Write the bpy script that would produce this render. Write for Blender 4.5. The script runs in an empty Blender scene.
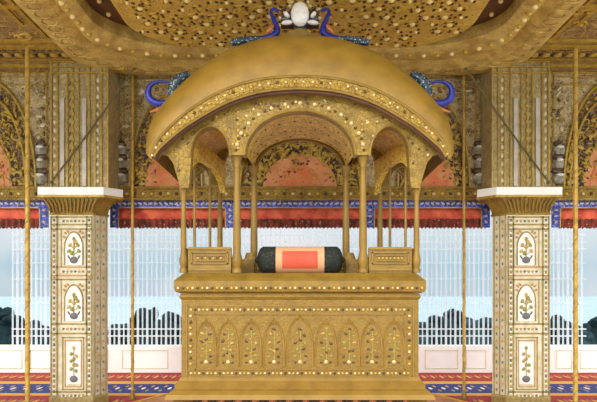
import bpy, math, random
from mathutils import Vector
random.seed(7)
S = bpy.context.scene
COL = S.collection
pi = math.pi

# ---------------------------------------------------------------- camera, sky, sun, exposure
F, CX, HY, HZ = 683.0, 300.0, 290.0, 1.52      # focal length in pixels, centre column, horizon row, eye height
cam_data = bpy.data.cameras.new('camera')
cam_data.sensor_width = 36.0
cam_data.lens = 36.0 * F / 597.0
cam_data.shift_x = (298.5 - CX) / 597.0
cam_data.shift_y = (HY - 201.0) / 597.0
cam = bpy.data.objects.new('camera', cam_data)
COL.objects.link(cam)
cam.location = (0, 0, HZ)
cam.rotation_euler = (pi / 2, 0, 0)
S.camera = cam

S.view_settings.view_transform = 'Standard'
S.view_settings.look = 'None'
S.view_settings.gamma = 1.0
S.view_settings.use_curve_mapping = False
S.view_settings.exposure = 0.10

world = bpy.data.worlds.new('world')
S.world = world
world.use_nodes = True
wn = world.node_tree
wn.nodes.clear()
w_out = wn.nodes.new('ShaderNodeOutputWorld')
w_bg = wn.nodes.new('ShaderNodeBackground')
w_tc = wn.nodes.new('ShaderNodeTexCoord')
w_sep = wn.nodes.new('ShaderNodeSeparateXYZ')
w_ramp = wn.nodes.new('ShaderNodeValToRGB')
w_noise = wn.nodes.new('ShaderNodeTexNoise')
w_mix = wn.nodes.new('ShaderNodeMix')
w_mix.data_type = 'RGBA'
w_noise.inputs['Scale'].default_value = 5.0
w_noise.inputs['Detail'].default_value = 4.0
w_cr = wn.nodes.new('ShaderNodeValToRGB')
w_cr.color_ramp.elements[0].position = 0.48
w_cr.color_ramp.elements[1].position = 0.68
e = w_ramp.color_ramp.elements
e[0].position = 0.0; e[0].color = (0.56, 0.70, 0.78, 1)
e[1].position = 0.09; e[1].color = (0.74, 0.84, 0.89, 1)
e2 = e.new(0.035); e2.color = (0.50, 0.69, 0.80, 1)
e3 = e.new(0.45); e3.color = (1.25, 1.25, 1.24, 1)
wn.links.new(w_tc.outputs['Generated'], w_sep.inputs[0])
wn.links.new(w_sep.outputs['Z'], w_ramp.inputs[0])
wn.links.new(w_tc.outputs['Generated'], w_noise.inputs['Vector'])
wn.links.new(w_noise.outputs['Fac'], w_cr.inputs[0])
wn.links.new(w_cr.outputs[0], w_mix.inputs['Factor'])
wn.links.new(w_ramp.outputs[0], w_mix.inputs[6])
w_mix.inputs[7].default_value = (0.90, 0.94, 0.97, 1)
wn.links.new(w_mix.outputs[2], w_bg.inputs[0])
w_str = wn.nodes.new('ShaderNodeMapRange')      # the sky is brighter on the sun's side, behind the viewer
w_str.inputs['From Min'].default_value = 0.6
w_str.inputs['From Max'].default_value = -0.8
w_str.inputs['To Min'].default_value = 0.84
w_str.inputs['To Max'].default_value = 2.3
wn.links.new(w_sep.outputs['Y'], w_str.inputs['Value'])
wn.links.new(w_str.outputs[0], w_bg.inputs[1])
wn.links.new(w_bg.outputs[0], w_out.inputs[0])

sun_data = bpy.data.lights.new('sun', 'SUN')
sun_data.energy = 1.25
sun_data.angle = math.radians(14)
sun_data.color = (1.0, 0.95, 0.86)
sun = bpy.data.objects.new('sun', sun_data)
COL.objects.link(sun)
sun.rotation_euler = Vector((0.35, 1.0, -0.36)).to_track_quat('-Z', 'Y').to_euler()


# ---------------------------------------------------------------- helpers
def at(px, py, d):
    return Vector(((px - CX) * d / F, d, HZ + (HY - py) * d / F))


def lin(c):
    return tuple(((v / 255.0) / 12.92 if v <= 10 else (((v / 255.0) + 0.055) / 1.055) ** 2.4) for v in c) + (1.0,)


def mat(name, col, rough=0.5, metal=0.0, var=None, bump=None, jewels=None, lines=None, spec=0.5):
    """var=(scale, colour2); bump=(scale, strength); jewels=[(scale, radius, colour)]; lines=(scale, width, colour)"""
    m = bpy.data.materials.new(name)
    m.use_nodes = True
    nt = m.node_tree
    b = nt.nodes['Principled BSDF']
    b.inputs['Roughness'].default_value = rough
    b.inputs['Metallic'].default_value = metal
    b.inputs['Specular IOR Level'].default_value = spec
    tc = nt.nodes.new('ShaderNodeTexCoord')
    vec = tc.outputs['Object']
    rgb = nt.nodes.new('ShaderNodeRGB')
    rgb.outputs[0].default_value = lin(col)
    cur = rgb.outputs[0]
    hsum = None

    def mixin(fac, colour):
        nonlocal cur
        mx = nt.nodes.new('ShaderNodeMix')
        mx.data_type = 'RGBA'
        nt.links.new(fac, mx.inputs['Factor'])
        nt.links.new(cur, mx.inputs[6])
        mx.inputs[7].default_value = lin(colour)
        cur = mx.outputs[2]

    def ramp(src, a, bb):
        r = nt.nodes.new('ShaderNodeMapRange')
        r.inputs['From Min'].default_value = a
        r.inputs['From Max'].default_value = bb
        nt.links.new(src, r.inputs['Value'])
        return r.outputs['Result']
    if var:
        n = nt.nodes.new('ShaderNodeTexNoise')
        n.inputs['Scale'].default_value = var[0]
        n.inputs['Detail'].default_value = 5.0
        nt.links.new(vec, n.inputs['Vector'])
        mixin(ramp(n.outputs['Fac'], 0.38, 0.66), var[1])
    if lines:
        n0 = nt.nodes.new('ShaderNodeTexNoise')
        n0.inputs['Scale'].default_value = lines[0] * 0.6
        nt.links.new(vec, n0.inputs['Vector'])
        sc = nt.nodes.new('ShaderNodeVectorMath'); sc.operation = 'SCALE'
        sc.inputs['Scale'].default_value = 1.6 / lines[0]
        nt.links.new(n0.outputs['Color'], sc.inputs[0])
        ad = nt.nodes.new('ShaderNodeVectorMath'); ad.operation = 'ADD'
        nt.links.new(vec, ad.inputs[0]); nt.links.new(sc.outputs[0], ad.inputs[1])
        v = nt.nodes.new('ShaderNodeTexVoronoi')
        v.feature = 'DISTANCE_TO_EDGE'
        v.inputs['Scale'].default_value = lines[0]
        nt.links.new(ad.outputs[0], v.inputs['Vector'])
        f = ramp(v.outputs['Distance'], lines[1], lines[1] * 0.4)
        mixin(f, lines[2])
        hsum = f
    for (s, r, c) in (jewels or []):
        v = nt.nodes.new('ShaderNodeTexVoronoi')
        v.inputs['Scale'].default_value = s
        nt.links.new(vec, v.inputs['Vector'])
        mixin(ramp(v.outputs['Distance'], r, r * 0.7), c)
    nt.links.new(cur, b.inputs['Base Color'])
    if bump:
        n = nt.nodes.new('ShaderNodeTexNoise')
        n.inputs['Scale'].default_value = bump[0]
        n.inputs['Detail'].default_value = 3.0
        nt.links.new(vec, n.inputs['Vector'])
        src = n.outputs['Fac']
        if hsum is not None:
            a = nt.nodes.new('ShaderNodeMath'); a.operation = 'ADD'
            nt.links.new(src, a.inputs[0]); nt.links.new(hsum, a.inputs[1])
            src = a.outputs[0]
        bp = nt.nodes.new('ShaderNodeBump')
        bp.inputs['Strength'].default_value = bump[1]
        bp.inputs['Distance'].default_value = 0.02
        nt.links.new(src, bp.inputs['Height'])
        nt.links.new(bp.outputs[0], b.inputs['Normal'])
    return m


M = {}
M['gold'] = mat('gold', (142, 110, 35), 0.5, 0.15, var=(9, (124, 94, 28)), bump=(50, 0.25))
M['gold_body'] = mat('gold_body', (142, 110, 35), 0.5, 0.15, var=(14, (128, 98, 32)), bump=(60, 0.35),
                     lines=(24, 0.03, (134, 103, 34)), jewels=[(34, 0.12, (104, 78, 34)), (29, 0.08, (176, 144, 66))])
M['gold_smooth'] = mat('gold_smooth', (148, 113, 38), 0.5, 0.15, var=(6, (130, 98, 30)), bump=(30, 0.12))
M['gold_orn'] = mat('gold_ornate', (158, 126, 42), 0.5, 0.15, var=(9, (126, 98, 32)), bump=(45, 0.5),
                    lines=(26, 0.04, (132, 102, 38)), jewels=[(30, 0.26, (96, 68, 34)), (30, 0.15, (206, 176, 110))])
M['gold_chased'] = mat('gold_chased', (176, 142, 54), 0.5, 0.2, var=(10, (150, 114, 38)), bump=(60, 0.7),
                       lines=(34, 0.05, (128, 96, 38)))
M['gold_line'] = mat('gold_line', (192, 158, 62), 0.45, 0.2, var=(20, (160, 126, 46)))
M['gold_pole'] = mat('gold_pole', (206, 168, 74), 0.5, 0.15, var=(14, (172, 132, 52)))
M['pearl'] = mat('pearl', (214, 190, 136), 0.3, 0.0)
M['pearl_warm'] = mat('pearl_warm', (240, 212, 140), 0.3, 0.0)
M['garnet'] = mat('garnet', (84, 58, 38), 0.3, 0.0)
M['emerald'] = mat('dark_gem', (70, 72, 66), 0.25, 0.0)
M['canopy'] = mat('canopy_gold', (226, 194, 96), 0.5, 0.15, var=(5, (204, 166, 74)), bump=(22, 0.5),
                  lines=(14, 0.03, (184, 144, 66)), jewels=[(17, 0.2, (150, 108, 60))])
M['vault'] = mat('vault_gold', (240, 204, 92), 0.5, 0.05, var=(7, (210, 168, 66)), bump=(40, 0.5),
                 lines=(20, 0.05, (150, 108, 48)), jewels=[(18, 0.2, (120, 84, 46)), (18, 0.11, (236, 216, 160))])
M['canopy_rim'] = mat('canopy_rim_gold', (222, 196, 114), 0.55, 0.1, var=(6, (184, 150, 82)), bump=(26, 0.6),
                      lines=(15, 0.035, (188, 158, 92)))
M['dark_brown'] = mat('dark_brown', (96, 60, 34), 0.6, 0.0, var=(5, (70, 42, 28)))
M['wall'] = mat('wall_ornate', (198, 174, 126), 0.6, 0.05, var=(8, (140, 112, 76)), bump=(40, 0.5),
                lines=(14, 0.06, (222, 204, 150)), jewels=[(13, 0.24, (112, 86, 62)), (9, 0.14, (214, 180, 80)), (17, 0.12, (88, 70, 80))])
M['frieze'] = mat('frieze_dark', (118, 92, 58), 0.6, 0.05, var=(12, (80, 58, 52)), bump=(40, 0.5),
                  lines=(16, 0.09, (182, 152, 74)), jewels=[(12, 0.2, (196, 166, 72))])
M['ceil'] = mat('ceiling_ornate', (160, 132, 80), 0.6, 0.05, var=(6, (116, 88, 58)), bump=(40, 0.5),
                lines=(7, 0.06, (196, 164, 90)), jewels=[(10, 0.16, (200, 168, 90)), (13, 0.12, (90, 66, 50))])
M['pier'] = mat('pier_stone', (196, 176, 128), 0.6, 0.0, var=(10, (166, 146, 98)), bump=(40, 0.4),
                lines=(18, 0.07, (150, 128, 80)), jewels=[(22, 0.16, (128, 104, 74))])
M['marble'] = mat('white_marble', (240, 236, 230), 0.4, 0.0, var=(3, (224, 218, 212)))
M['marble_bright'] = mat('bright_marble', (252, 250, 247), 0.4, 0.0, var=(2, (244, 240, 236)))
M['marble_warm'] = mat('warm_marble', (224, 212, 184), 0.45, 0.0, var=(9, (200, 184, 142)), bump=(40, 0.2))
M['marble_stripe'] = mat('marble_stripe', (206, 196, 182), 0.45, 0.0, var=(9, (186, 172, 150)))
M['grey_stone'] = mat('grey_carved_stone', (176, 168, 150), 0.5, 0.0, var=(14, (120, 110, 92)), bump=(30, 0.6))
M['dark_floral'] = mat('dark_floral', (72, 52, 42), 0.6, 0.0, var=(12, (96, 70, 40)), lines=(13, 0.1, (158, 124, 52)),
                       jewels=[(16, 0.2, (184, 146, 62))])
M['purple_dark'] = mat('purple_dark', (56, 38, 56), 0.6, 0.0, var=(14, (84, 62, 40)))
M['orange'] = mat('orange_painted', (224, 156, 104), 0.7, 0.0, var=(5, (214, 136, 92)), jewels=[(12, 0.18, (214, 168, 72)), (17, 0.14, (168, 84, 52))])
M['orange_deep'] = mat('orange_deep', (214, 116, 68), 0.7, 0.0, var=(7, (216, 150, 96)), jewels=[(11, 0.2, (214, 150, 72)), (15, 0.16, (160, 74, 46))])
M['blue'] = mat('lapis_blue', (56, 68, 188), 0.55, 0.0, var=(9, (34, 40, 110)), lines=(15, 0.05, (130, 140, 205)),
                jewels=[(13, 0.16, (190, 190, 215))])
M['red'] = mat('red_cloth', (240, 112, 78), 0.75, 0.0, var=(7, (200, 70, 58)), bump=(14, 0.4), jewels=[(16, 0.14, (220, 130, 100))])
M['fringe'] = mat('maroon_fringe', (150, 66, 50), 0.8, 0.0, var=(12, (84, 48, 38)), jewels=[(17, 0.2, (214, 170, 140))])
M['carpet_red'] = mat('carpet_red', (172, 40, 26), 0.9, 0.0, var=(12, (120, 24, 24)))
M['carpet_blue'] = mat('carpet_blue', (44, 46, 120), 0.9, 0.0, var=(12, (28, 28, 84)), jewels=[(9, 0.2, (120, 122, 170))])
M['carpet_gold'] = mat('carpet_gold', (212, 156, 60), 0.9, 0.0)
M['rug'] = mat('round_rug', (196, 132, 84), 0.9, 0.0, var=(3, (168, 112, 56)), lines=(5, 0.03, (130, 78, 40)))
M['floor'] = mat('floor_marble', (222, 208, 184), 0.6, 0.0, var=(2, (206, 190, 164)))
M['lattice'] = mat('lattice_white', (250, 252, 253), 0.5, 0.0)
_nt = M['lattice'].node_tree               # thin milky stone: lets daylight through
_tr = _nt.nodes.new('ShaderNodeBsdfTranslucent'); _tr.inputs[0].default_value = (0.98, 0.99, 1, 1)
_mx = _nt.nodes.new('ShaderNodeMixShader'); _mx.inputs[0].default_value = 0.5
_nt.links.new(_nt.nodes['Principled BSDF'].outputs[0], _mx.inputs[1]); _nt.links.new(_tr.outputs[0], _mx.inputs[2])
_tp = _nt.nodes.new('ShaderNodeBsdfTransparent')
_m2 = _nt.nodes.new('ShaderNodeMixShader'); _m2.inputs[0].default_value = 0.45
_nt.links.new(_mx.outputs[0], _m2.inputs[1]); _nt.links.new(_tp.outputs[0], _m2.inputs[2])
_nt.links.new(_m2.outputs[0], _nt.nodes['Material Output'].inputs[0])
M['river'] = mat('river_water', (150, 188, 212), 0.25, 0.0, var=(0.05, (164, 196, 212)))
M['leaf'] = mat('dark_foliage', (32, 50, 52), 0.9, 0.0, var=(1.2, (18, 30, 34)), bump=(3, 0.8), spec=0.1)
M['leaf_mid'] = mat('mid_foliage', (46, 68, 72), 0.9, 0.0, var=(1.4, (22, 36, 40)), bump=(3, 0.8), spec=0.1)
M['bark'] = mat('bark', (60, 50, 44), 0.9)
M['pea_blue'] = mat('peacock_blue', (36, 46, 150), 0.35, 0.1, var=(12, (24, 34, 120)))
M['pea_tail'] = mat('peacock_tail', (44, 62, 78), 0.4, 0.1, jewels=[(52, 0.36, (180, 205, 205))])
M['pea_gold'] = mat('peacock_wing_gold', (190, 120, 60), 0.4, 0.3)
M['diamond'] = mat('pale_diamond', (236, 228, 222), 0.12, 0.0, var=(30, (252, 250, 246)), spec=0.8)
M['setting'] = mat('dark_setting', (58, 50, 50), 0.3, 0.2, var=(50, (110, 104, 96)))
M['bolster_dark'] = mat('black_brocade', (20, 27, 21), 0.8, 0.0, lines=(30, 0.03, (66, 68, 44)), jewels=[(34, 0.16, (120, 84, 84))])
M['bolster_peach'] = mat('peach_silk', (210, 156, 112), 0.7)
M['bolster_red'] = mat('coral_silk', (206, 84, 56), 0.7, var=(12, (204, 76, 48)))
M['olive'] = mat('olive_leaf_inlay', (150, 142, 62), 0.5)
M['amber'] = mat('amber_inlay', (198, 160, 76), 0.5)
M['slate'] = mat('slate_inlay', (104, 102, 104), 0.5)
M['rust'] = mat('rust_inlay', (184, 140, 92), 0.5)
M['tan'] = mat('tan_inlay', (160, 140, 78), 0.5, var=(20, (134, 112, 56)))
M['rope'] = mat('grey_rope', (112, 100, 66), 0.8)
M['yellow'] = mat('yellow_boss', (196, 162, 66), 0.5, 0.15)


class MB:
    def __init__(self):
        self.v, self.f, self.m, self.parts = [], [], [], []

    def quad(self, ids, mi=0):
        self.f.append(tuple(ids)); self.m.append(mi)

    def add(self, vs, fs, mi=0):
        o = len(self.v)
        self.v += [tuple(p) for p in vs]
        for f in fs:
            self.f.append(tuple(i + o for i in f)); self.m.append(mi)
        self.parts.append((o, len(self.v), len(self.f) - len(fs), len(self.f)))

    def box(self, x0, x1, y0, y1, z0, z1, mi=0):
        self.hexa([(x0, y0, z0), (x1, y0, z0), (x1, y1, z0), (x0, y1, z0)],
                  [(x0, y0, z1), (x1, y0, z1), (x1, y1, z1), (x0, y1, z1)], mi)

    def hexa(self, lo, hi, mi=0):
        n = len(lo)
        fs = [tuple(range(n))[::-1], tuple(range(n, 2 * n))]
        for i in range(n):
            j = (i + 1) % n
            fs.append((i, j, j + n, i + n))
        self.add(list(lo) + list(hi), fs, mi)

    def pbox(self, px0, px1, py0, py1, d, thick, mi=0):
        """slab whose front face covers a pixel rectangle at distance d and runs back by thick"""
        a = at(px0, py1, d); b = at(px1, py0, d)
        self.box(a.x, b.x, d, d + thick, a.z, b.z, mi)

    def loft(self, rings, mi=0, closed=True, caps=True):
        n = len(rings[0])
        vs = [p for r in rings for p in r]
        fs = []
        for k in range(len(rings) - 1):
            for i in range(n if closed else n - 1):
                j = (i + 1) % n
                fs.append((k * n + i, k * n + j, (k + 1) * n + j, (k + 1) * n + i))
        if caps and closed:
            fs.append(tuple(range(n))[::-1])
            fs.append(tuple((len(rings) - 1) * n + i for i in range(n)))
        self.add(vs, fs, mi)

    def lathe(self, prof, cx, cy, n=16, mi=0):
        rings = [[(cx + r * math.cos(2 * pi * i / n), cy + r * math.sin(2 * pi * i / n), z) for i in range(n)] for r, z in prof]
        self.loft(rings, mi)

    def tube(self, pts, r, n=6, mi=0, closed=False):
        pts = [Vector(p) for p in pts]
        k = len(pts)
        rings = []
        up = Vector((0, 1, 0))
        for i, p in enumerate(pts):
            if closed:
                t = pts[(i + 1) % k] - pts[i - 1]
            else:
                t = pts[min(i + 1, k - 1)] - pts[max(i - 1, 0)]
            if t.length < 1e-9:
                t = Vector((1, 0, 0))
            t.normalize()
            ref = up if abs(t.dot(up)) < 0.9 else Vector((0, 0, 1))
            a = t.cross(ref).normalized(); b = t.cross(a)
            rr = r[i] if isinstance(r, (list, tuple)) else r
            rings.append([tuple(p + (a * math.cos(2 * pi * j / n) + b * math.sin(2 * pi * j / n)) * rr) for j in range(n)])
        if closed:
            rings.append(rings[0])
        self.loft(rings, mi, caps=not closed)

    def ball(self, c, r, nu=8, nv=5, mi=0, rot=0.0):
        """ellipsoid, r scalar or triple, rot = tilt in the XZ plane"""
        rx, ry, rz = (r, r, r) if isinstance(r, (int, float)) else r
        vs = [(0, 0, -1)]
        for k in range(1, nv):
            th = -pi / 2 + pi * k / nv
            for i in range(nu):
                vs.append((math.cos(th) * math.cos(2 * pi * i / nu), math.cos(th) * math.sin(2 * pi * i / nu), math.sin(th)))
        vs.append((0, 0, 1))
        ca, sa = math.cos(rot), math.sin(rot)
        out = []
        for x, y, z in vs:
            x, y, z = x * rx, y * ry, z * rz
            out.append((c[0] + x * ca - z * sa, c[1] + y, c[2] + x * sa + z * ca))
        fs = []
        for i in range(nu):
            j = (i + 1) % nu
            fs.append((0, 1 + j, 1 + i))
            for k in range(nv - 2):
                fs.append((1 + k * nu + i, 1 + k * nu + j, 1 + (k + 1) * nu + j, 1 + (k + 1) * nu + i))
            fs.append((1 + (nv - 2) * nu + i, 1 + (nv - 2) * nu + j, len(vs) - 1))
        self.add(out, fs, mi)

    def strip(self, xs, zlo, zhi, y0, y1, mi=0):
        """upright slab between two curves over x, from y0 back to y1"""
        n = len(xs)
        vs = []
        for i in range(n):
            lo, hi = zlo[i], max(zhi[i], zlo[i] + 0.001)
            vs += [(xs[i], y0, lo), (xs[i], y0, hi), (xs[i], y1, hi), (xs[i], y1, lo)]
        fs = [(0, 1, 2, 3), tuple(4 * (n - 1) + k for k in (3, 2, 1, 0))]
        for i in range(n - 1):
            a, b = 4 * i, 4 * (i + 1)
            for k in range(4):
                l = (k + 1) % 4
                fs.append((a + k, b + k, b + l, a + l))
        self.add(vs, fs, mi)

    def build_each(self, name, mats, parent, cap=100):
        """every solid added becomes a part of its own; past cap the rest is one stuff part"""
        tot = len(self.parts)
        for n, (v0, v1, f0, f1) in enumerate(self.parts):
            if n >= cap:
                r = MB(); r.v = self.v[v0:]; r.m = self.m[f0:]
                r.f = [tuple(i - v0 for i in f) for f in self.f[f0:]]
                r.build(name, mats, parent, smooth=True, kind='stuff')
                break
            r = MB(); r.v = self.v[v0:v1]; r.m = [0] * (f1 - f0)
            r.f = [tuple(i - v0 for i in f) for f in self.f[f0:f1]]
            r.build(name, mats[self.m[f0]], parent, smooth=True)

    def build(self, name, mats, parent=None, smooth=False, **props):
        me = bpy.data.meshes.new(name)
        me.from_pydata(self.v, [], self.f)
        if not isinstance(mats, (list, tuple)):
            mats = [mats]
        for mm in mats:
            me.materials.append(M[mm] if isinstance(mm, str) else mm)
        me.polygons.foreach_set('material_index', self.m)
        if smooth:
            me.polygons.foreach_set('use_smooth', [True] * len(self.f))
            try:
                me.set_sharp_from_angle(angle=math.radians(40))
            except Exception:
                pass
        import bmesh
        bm = bmesh.new(); bm.from_mesh(me)
        bmesh.ops.recalc_face_normals(bm, faces=bm.faces)
        bm.to_mesh(me); bm.free()
        o = bpy.data.objects.new(name, me)
        COL.objects.link(o)
        if parent is not None:
            o.parent = parent
            o.matrix_parent_inverse = parent_inverse(parent)
        for k, v in props.items():
            o[k] = v
        return o


def parent_inverse(p):
    from mathutils import Matrix
    return Matrix.Translation(-Vector(p.location)) if p.parent is None else Matrix.Identity(4)


def thing(name, loc, label, cat, group=None):
    o = bpy.data.objects.new(name, None)
    COL.objects.link(o)
    o.location = loc
    o.empty_display_size = 0.1
    o['label'] = label
    o['category'] = cat
    if group:
        o['group'] = group
    return o


def lerp_curve(pts, n):
    """resample a polyline by index with smooth interpolation"""
    out = []
    k = len(pts)
    for i in range(n):
        t = i / (n - 1) * (k - 1)
        a = min(int(t), k - 2); u = t - a
        p0, p1, p2, p3 = pts[max(a - 1, 0)], pts[a], pts[a + 1], pts[min(a + 2, k - 1)]
        out.append(tuple(0.5 * ((2 * p1[j]) + (-p0[j] + p2[j]) * u + (2 * p0[j] - 5 * p1[j] + 4 * p2[j] - p3[j]) * u * u
                                + (-p0[j] + 3 * p1[j] - 3 * p2[j] + p3[j]) * u ** 3) for j in range(2)))
    return out


def full(half, n=24, both=True):
    """half outline (offset, row) from the centre outwards -> pixel points from left to right"""
    h = lerp_curve(half, n)
    left = [(CX - a, b) for a, b in h[::-1]]
    right = [(CX + a, b) for a, b in h[1:]]
    return left + right


def interp(tab, x):
    if x <= tab[0][0]:
        return tab[0][1]
    for (a, va), (b, vb) in zip(tab, tab[1:]):
        if x <= b:
            return va + (vb - va) * (x - a) / (b - a) if b > a else vb
    return tab[-1][1]


# ---------------------------------------------------------------- the setting
CEIL = 4.56
WD = 9.55           # distance of the arcade wall

m = MB(); m.box(-11, 11, -9.0, 12.9, -0.25, 0.0)
m.build('floor', 'floor', kind='structure')

m = MB()            # ceiling, open above the carved canopy
m.box(-9, -2.45, 4.3, WD + 0.4, CEIL, CEIL + 0.2)
m.box(2.45, 9, 4.3, WD + 0.4, CEIL, CEIL + 0.2)
m.box(-2.45, 2.45, 4.3, WD + 0.4, CEIL + 0.1, CEIL + 0.3)
m.build('ceiling', 'ceil', kind='structure')

# arcade wall between and above the pillars
m = MB()
a = at(0, 187, WD)
m.box(-9, 9, WD, WD + 0.35, a.z, CEIL)
wall = m.build('wall_back', 'wall', kind='structure')

# beam with set stones
m = MB()
zb0, zb1 = at(0, 200, WD - 0.08).z, at(0, 187.5, WD - 0.08).z
m.box(-9, 9, WD - 0.08, WD + 0.3, zb0, zb1)
m.box(-9, 9, WD - 0.11, WD - 0.08, zb1 - 0.02, zb1 + 0.012)
m.box(-9, 9, WD - 0.11, WD - 0.08, zb0 - 0.004, zb0 + 0.022)
zc = (zb0 + zb1) / 2
beam = m.build('trim_1', 'gold_chased', kind='structure')
m = MB()
i = 0
x = -7.0
while x < 7.0:
    m.ball((x, WD - 0.085, zc), (0.024, 0.02, 0.024), 8, 5, (0, 1, 0, 2, 1)[i % 5])
    x += 0.115; i += 1
m.build('stone_row', ['pearl', 'garnet', 'yellow'], beam, smooth=True)


def half_oval(c, hw, top, base, n=28, p=1.0):
    """pixel points of a half oval arch from left foot to right foot"""
    out = []
    for i in range(n + 1):
        t = pi * i / n
        out.append((c - hw * math.cos(t), base - (base - top) * math.sin(t) ** p))
    return out


def arch_panel(m, c, hw, top, base, d, thick, mi):
    pts = half_oval(c, hw, top, base)
    w = [at(x, y, d) for x, y in pts]
    zb = at(0, base, d).z
    m.strip([p.x for p in w], [zb] * len(w), [p.z for p in w], d, d + thick, mi)


# painted blind arches above the beam
def blind_arch(c, rings, cores, leafring):
    m = MB()
    for (hw, top, mi) in rings:
        arch_panel(m, c, hw, top, 187.5, WD - 0.012 - 0.012 * mi, 0.02 + 0.012 * mi, mi)
    o = m.build('arch_panel', ['frieze', 'dark_floral', 'orange', 'orange_deep'], wall)
    m = MB()
    for (hw, top, r) in cores:
        m.tube([at(x, y, WD - 0.04) for x, y in half_oval(c, hw, top, 187.5)], r, 6)
    m.build('arch_moulding', 'gold_line', wall, smooth=True)
    # carved gold foliage between the mouldings
    m = MB()
    hw0, top0, hw1, top1, cnt = leafring
    for k in range(cnt):
        t = pi * random.uniform(0.0, 1.0)
        u = random.random()
        hw = hw0 + (hw1 - hw0) * u; tp = top0 + (top1 - top0) * u
        x = c - hw * math.cos(t); y = 187 - (187 - tp) * math.sin(t)
        p = at(x, min(y, 184), WD - 0.045)
        m.ball(p, (random.uniform(.014, .03), .016, random.uniform(.03, .06)), 6, 4, random.choice((0, 0, 0, 1, 2)), random.uniform(0, pi))
    for k in range(cnt // 3):
        t = pi * random.uniform(0.03, 0.97); u = random.uniform(.25, 1) ** .6
        x = c - hw0 * u * math.cos(t); y = 184.5 - (184.5 - top0) * u * math.sin(t)
        m.ball(at(x, y, WD - .055), (.011, .01, random.uniform(.016, .03)), 6, 4, random.choice((0, 2, 2, 1)), random.uniform(0, pi))
    for k in range(cnt // 3):
        t = pi * random.uniform(0.03, 0.97)
        u = random.random()
        hw = hw0 + (hw1 - hw0) * u; tp = top0 + (top1 - top0) * u
        x = c - hw * math.cos(t); y = 184 - (184 - tp) * math.sin(t)
        a0 = random.uniform(0, 2 * pi); r0 = random.uniform(3, 5)
        pts = [at(x + r0 * (1 - j / 9) * math.cos(a0 + j * .6), y + r0 * (1 - j / 9) * math.sin(a0 + j * .6), WD - 0.045) for j in range(9)]
        m.tube(pts, 0.011, 5, 0)
    m.build('carved_foliage', ['gold_line', 'purple_dark', 'yellow'], wall, smooth=True)


blind_arch(-10, [(46, 82, 0), (36, 98, 1), (22, 140, 2), (14, 158, 3)], [(46, 82, .022), (36, 98, .02)], (22, 140, 44, 90, 150))
blind_arch(610, [(46, 82, 0), (40, 98, 1), (26, 140, 2), (20, 158, 3)], [(46, 82, .022), (40, 98, .02)], (26, 140, 44, 90, 150))
blind_arch(166, [(34, 100, 1), (21, 150, 2), (15, 160, 3)], [(36, 96, .016)], (21, 150, 33, 110, 120))
blind_arch(434, [(34, 100, 1), (21, 150, 2), (15, 160, 3)], [(36, 96, .016)], (21, 150, 33, 110, 120))
blind_arch(300, [(58, 118, 1), (37, 154, 2), (22, 165, 3)], [(60, 112, .02)], (38, 155, 55, 128, 190))

# pier above each pillar, with frames and stripes
for k, sgn in ((2, -1), (3, 1)):
    def px(v):
        return CX + sgn * v          # v = offset from the centre column
    m = MB()
    z0, z1 = at(0, 187.6, 9.0).z, CEIL
    xa, xb = sorted((sgn * 250 * 9.0 / F, sgn * 191 * 9.0 / F))
    m.box(xa, xb, 9.0, WD, z0, z1)
    pr = m.build('trim_%d' % k, 'pier', kind='structure')
    m = MB()
    for off in (238, 216):
        p0, p1 = sorted((px(off - 2), px(off + 2)))
        m.pbox(p0, p1, 98, 186, 8.97, 0.03)
    m.build('marble_strip', 'marble_stripe', pr)
    m = MB()
    for off, top in ((249, 60), (243, 62), (233, 70), (228, 66), (222, 66), (211, 62), (205, 74), (199, 62), (192.5, 60)):
        p0, p1 = sorted((px(off - .7), px(off + .7)))
        m.pbox(p0, p1, top, 187, 8.975, 0.03)
    for y in (61, 66, 72):
        m.pbox(min(px(192), px(249)), max(px(192), px(249)), y, y + 1.3, 8.97, 0.035)
    m.build('gold_beading', 'gold_line', pr)
    m = MB()
    yy = 80
    while yy < 184:
        for off, mi in ((227, 0), (202, 1), (245, 1)):
            m.ball(at(px(off), yy, 8.99), (.026, .02, .036), 6, 4, mi)
        m.ball(at(px(222), yy + 4, 8.99), (.014, .02, .04), 6, 4, 2, 0.6)
        m.ball(at(px(231), yy + 4, 8.99), (.014, .02, .04), 6, 4, 2, -0.6)
        yy += 8.4
    m.build('carved_vine', ['yellow', 'marble_warm', 'tan'], pr, smooth=True)

# narrow carved wall strips either side of the piers and vertical beading
m = MB()
for off in (300, 254, 188, 176, 164):
    for sgn in (-1, 1):
        c = CX + sgn * off
        m.pbox(c - .6, c + .6, 73, 187, WD - .02, .03)
for y in (74, 78, 86):
    for sgn in (-1, 1):
        c0, c1 = sorted((CX + sgn * 130, CX + sgn * 190))
        m.pbox(c0, c1, y, y + 1.1, WD - .02, .03)
        c0, c1 = sorted((CX + sgn * 252, CX + sgn * 330))
        m.pbox(c0, c1, y - 2, y - .9, WD - .02, .03)
m.build('gold_beading', 'gold_line', wall)
m = MB()
for sgn in (-1, 1):
    for k in range(90):
        off = random.choice((random.uniform(168, 188), random.uniform(252, 262), random.uniform(132, 190)))
        y = random.uniform(80, 184)
        m.ball(at(CX + sgn * off, y, WD - .01), (random.uniform(.015, .035), .02, random.uniform(.03, .06)), 6, 4,
               random.choice((0, 0, 1, 2)), random.uniform(0, pi))
m.build('carved_leaves', ['tan', 'frieze', 'marble_warm'], wall, smooth=True)
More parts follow.
